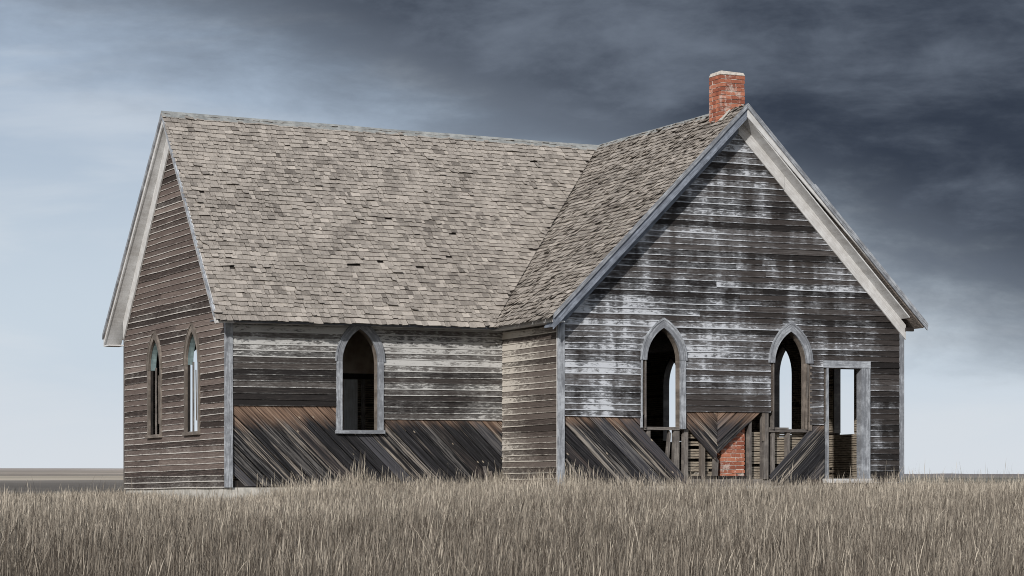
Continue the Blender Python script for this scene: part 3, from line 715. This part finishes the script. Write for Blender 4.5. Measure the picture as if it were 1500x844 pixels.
def course(z, odd, sides):
    x0, x1, y0, y1 = CX0, CX1, CY0, CY1; hw_ = .05
    def run(a, b_, fn):
        p = a+(.0 if odd else -.11)
        while p < b_-.02:
            s, e = max(p, a), min(p+.205, b_)
            if e-s > .04: fn((s+e)/2, (e-s)/.205)
            p += .2165
    if 'f' in sides: run(x0, x1, lambda c_, l: brick(c_, y0+hw_+rg.gauss(0, .003), z, 0, l))
    if 'b' in sides: run(x0, x1, lambda c_, l: brick(c_, y1-hw_, z, 0, l))
    if 'l' in sides: run(y0+.104, y1-.104, lambda c_, l: brick(x0+hw_+rg.gauss(0, .003), c_, z, math.pi/2, l))
    if 'r' in sides: run(y0+.104, y1-.104, lambda c_, l: brick(x1-hw_, c_, z, math.pi/2, l))
z = .02; i = 0
while z < 1.36: course(z, i % 2, 'fl'); z += .0745; i += 1
z = 6.60
while z < 7.53: course(z, i % 2, 'flbr'); z += .0745; i += 1
ac = Acc()
cv = [(CX0-.004, CY0-.004, 7.535), (CX1+.004, CY0-.004, 7.535), (CX1+.004, CY1+.004, 7.535), (CX0-.004, CY1+.004, 7.535), (CX0+.01, CY0+.012, 7.60), (CX1-.02, CY0+.015, 7.585), (CX1-.02, CY1-.02, 7.59), (CX0+.02, CY1-.02, 7.60)]
make('mortar_cap', cv, BOXF, 'mortar', chim)
fl = [(CX0-.05, CY0-.09, 6.615), (CX0+.16, CY0-.05, 6.83), (CX0+.16, CY0+.02, 6.83), (CX0-.05, CY0+.02, 6.62)]
ac = Acc(); slab(ac, [(p[0], p[1], p[2]+.06) for p in fl], nBl, .015); ac.build('flashing', 'found', chim)

# --- heaps of fallen plaster -----------------------------------------
def heap(cx_, cy_, wx, wy, h, label, seed):
    rg = random.Random(seed); ac = Acc()
    for q in range(70):
        r = math.sqrt(rg.random()); a = rg.uniform(0, 6.3); x, y = cx_+r*wx*math.cos(a), cy_+r*wy*math.sin(a); s = rg.uniform(.025, .07)
        z = .10+h*(1-r*r)*rg.uniform(.3, 1.)
        v = [(x+sx*s*rg.uniform(.5, 1.2), y+sy*s*rg.uniform(.5, 1.2), z+sz*s*.6*rg.uniform(.5, 1.2)) for sz in (-1, 1) for sx, sy in ((-1, -1), (1, -1), (1, 1), (-1, 1))]
        ac.add(v, BOXF)
    o = ac.build('rubble_heap', 'rubble'); o['label'] = label; o['category'] = 'rubble'; o['kind'] = 'thing'
heap(3.0, .34, .26, .15, .22, 'pale heap of plaster rubble left of the brick chimney base', 1)
heap(4.17, .36, .17, .15, .14, 'small pale rubble heap right of the brick chimney base', 2)

# --- loose boards left against the walls ------------------------------
def loose(pts, wd, mat, label):
    (x0, y0, z0), (x1, y1, z1) = pts; ac = Acc(); d = Vector((x1-x0, y1-y0, z1-z0)).normalized(); n_ = d.cross(Vector((0, 1, 0))).normalized()*wd/2
    a, b_ = Vector(pts[0]), Vector(pts[1]); t_ = Vector((0, .018, 0))
    v = [tuple(q) for q in (a-n_, a+n_, a+n_+t_, a-n_+t_, b_-n_*.9, b_+n_, b_+n_+t_, b_-n_*.9+t_)]
    o = make('loose_board', v, BOXF, mat, None, [(0, 0), (0, .1), (0, .1), (0, 0), (1, 0), (1, .1), (1, .1), (1, 0)])
    o['label'] = label; o['category'] = 'board'; o['group'] = 'loose boards against the walls'
loose([(-.36, PJ-.30, -.3), (-.40, PJ-.06, .36)], .07, 'stud', 'taller pale loose board leaning in the inner corner of the walls')
loose([(-.25, PJ-.30, -.3), (-.28, PJ-.06, .27)], .06, 'trimb', 'shorter brown loose board leaning in the inner corner of the walls')
loose([(.62, -.16, -.25), (.13, -.03, .46)], .03, 'stud', 'thin grey stick leaning against the corner board of the gable')

# ------------------------------------------------------------------ dry grass
def grass():
    n = 445000
    D = np.sqrt(RNG.uniform(21.**2, 62.**2, n)); Lh = RNG.uniform(-1, 1, n)*(D*.235+2.4)
    x = CAM[0]+D*SN+Lh*CS; y = CAM[1]+D*CS-Lh*SN
    inB = (x > -.08) & (x < WB+.05) & (y > -.06) & (y < YE+.1); inA = (x > -LA-.06) & (x < .1) & (y > PJ-.05) & (y < YB+.05)
    hid = (D > 51) & (x > -LA+1) & (x < WB+1)
    ok = ~(inA | inB | hid); x, y, D, Lh = x[ok], y[ok], D[ok], Lh[ok]
    # tall tufts along the foot of the walls
    k2 = 6500
    xa = np.concatenate([RNG.uniform(-LA+.3, 0, k2), RNG.uniform(.0, WB+.1, k2), np.full(k2//3, 0)-RNG.uniform(.05, .4, k2//3)])
    ya = np.concatenate([PJ-.05-np.abs(RNG.normal(0, .28, k2)), -.05-np.abs(RNG.normal(0, .28, k2)), RNG.uniform(0, PJ, k2//3)])
    tall = np.concatenate([np.zeros(len(x)), np.ones(len(xa))]); x = np.concatenate([x, xa]); y = np.concatenate([y, ya]); n = len(x)
    z = ground_z(x, y)-.02
    D, Lh = cam_xy(x, y)
    pat = fbm(x, y, .8)*.5+fbm(x+5, y-3, 2.3)*.35+fbm(x-9, y+4, .31)*.4
    h = (.325+.07*pat)*RNG.lognormal(0, .20, n)
    h *= np.interp(D, [20, 36, 41, 60], [1.2, 1.05, 1.05, .95]); h = np.where((x < -LA+.4) & (D > 37), h*.72, h)
    h = h*np.where((x > -LA-3.2) & (x < -LA+.5), np.interp(y, [-3.5, 0.], [1., .62]), 1.)
    h = np.where(tall > 0, RNG.triangular(.2, .34, .74, n)*np.clip(.75+.5*fbm(x, y, 2.1), .35, 1.2)*np.interp(x, [-5, -3.5, 2.2, 2.8, 8], [.55, 1., .95, .72, .66]), h)
    h = np.where(RNG.random(n) < .05, h*RNG.uniform(1.2, 1.5, n), h); leaf = RNG.random(n) < .45; h = np.where(leaf, h*.72, h)
    ang = RNG.uniform(0, 2*np.pi, n); lean = np.abs(RNG.normal(0, .16, n))+np.where(leaf, .12, .03); ld = RNG.normal(.6, 1.1, n)
    fx, fy = np.cos(ang), np.sin(ang); lx, ly = np.cos(ld), np.sin(ld)
    wd = np.where(leaf, RNG.uniform(.0014, .0030, n), RNG.uniform(.0009, .0017, n))
    lev_t = np.array([0, .52, .84, 1.]); NL = len(lev_t)
    P = np.empty((n, NL, 2, 3), np.float32)
    wl_leaf = np.array([1., .85, .4, .05]); wl_stem = np.array([1., .85, 2.3, .3])
    for i, t_ in enumerate(lev_t):
        b_ = lean*h*t_**1.9; cx_, cy_, cz_ = x+lx*b_, y+ly*b_, z+h*t_*np.sqrt(np.maximum(0, 1-(lean*t_)**2))
        ww = wd*np.where(leaf, wl_leaf[i], wl_stem[i])
        for sidx, s_ in enumerate((-1, 1)):
            P[:, i, sidx, 0] = cx_+s_*fx*ww; P[:, i, sidx, 1] = cy_+s_*fy*ww; P[:, i, sidx, 2] = cz_
    base = (np.arange(n)*NL*2)[:, None, None]
    q = np.array([[2*i, 2*i+1, 2*i+3, 2*i+2] for i in range(NL-1)])[None]
    F = (base+q).reshape(-1, 4)
    me = bpy.data.meshes.new('grass'); nv, nf = n*NL*2, len(F)
    me.vertices.add(nv); me.vertices.foreach_set('co', P.ravel())
    me.loops.add(nf*4); me.loops.foreach_set('vertex_index', F.ravel().astype(np.int32))
    me.polygons.add(nf); me.polygons.foreach_set('loop_start', np.arange(0, nf*4, 4, dtype=np.int32))
    me.update(calc_edges=True)
    tone = np.clip(RNG.normal(.43, .27, n)+.36*pat+np.where(leaf, -.1, .08)+np.where(tall > 0, .10, 0)+np.interp(D, [24, 31, 37, 41], [-.16, -.12, -.02, .10]), 0, 1)
    tv = np.repeat(tone, NL*2).astype(np.float32)
    a = me.attributes.new('tone', 'FLOAT', 'POINT'); a.data.foreach_set('value', tv)
    m, t, b = new_mat('dry_grass'); t.n.remove(b)
    at = t.node('ShaderNodeAttribute', attribute_name='tone').outputs['Fac']
    c = t.mix(t.step(at, .0, .5), (.07, .058, .047), (.27, .236, .196)); c = t.mix(t.step(at, .5, 1.), c, (.62, .555, .46))
    d1, d2, ms = t.node('ShaderNodeBsdfDiffuse'), t.node('ShaderNodeBsdfTranslucent'), t.node('ShaderNodeMixShader')
    t.put(d1.inputs[0], c); t.put(d2.inputs[0], c); ms.inputs[0].default_value = .18
    t.l.new(d1.outputs[0], ms.inputs[1]); t.l.new(d2.outputs[0], ms.inputs[2])
    out = [q for q in t.n if q.type == 'OUTPUT_MATERIAL'][0]; t.l.new(ms.outputs[0], out.inputs[0])
    me.materials.append(m)
    o = bpy.data.objects.new('grass', me); COL.objects.link(o); o['kind'] = 'stuff'
    o['label'] = 'tall dry straw-coloured prairie grass in front of the church'; o['category'] = 'grass'
grass()
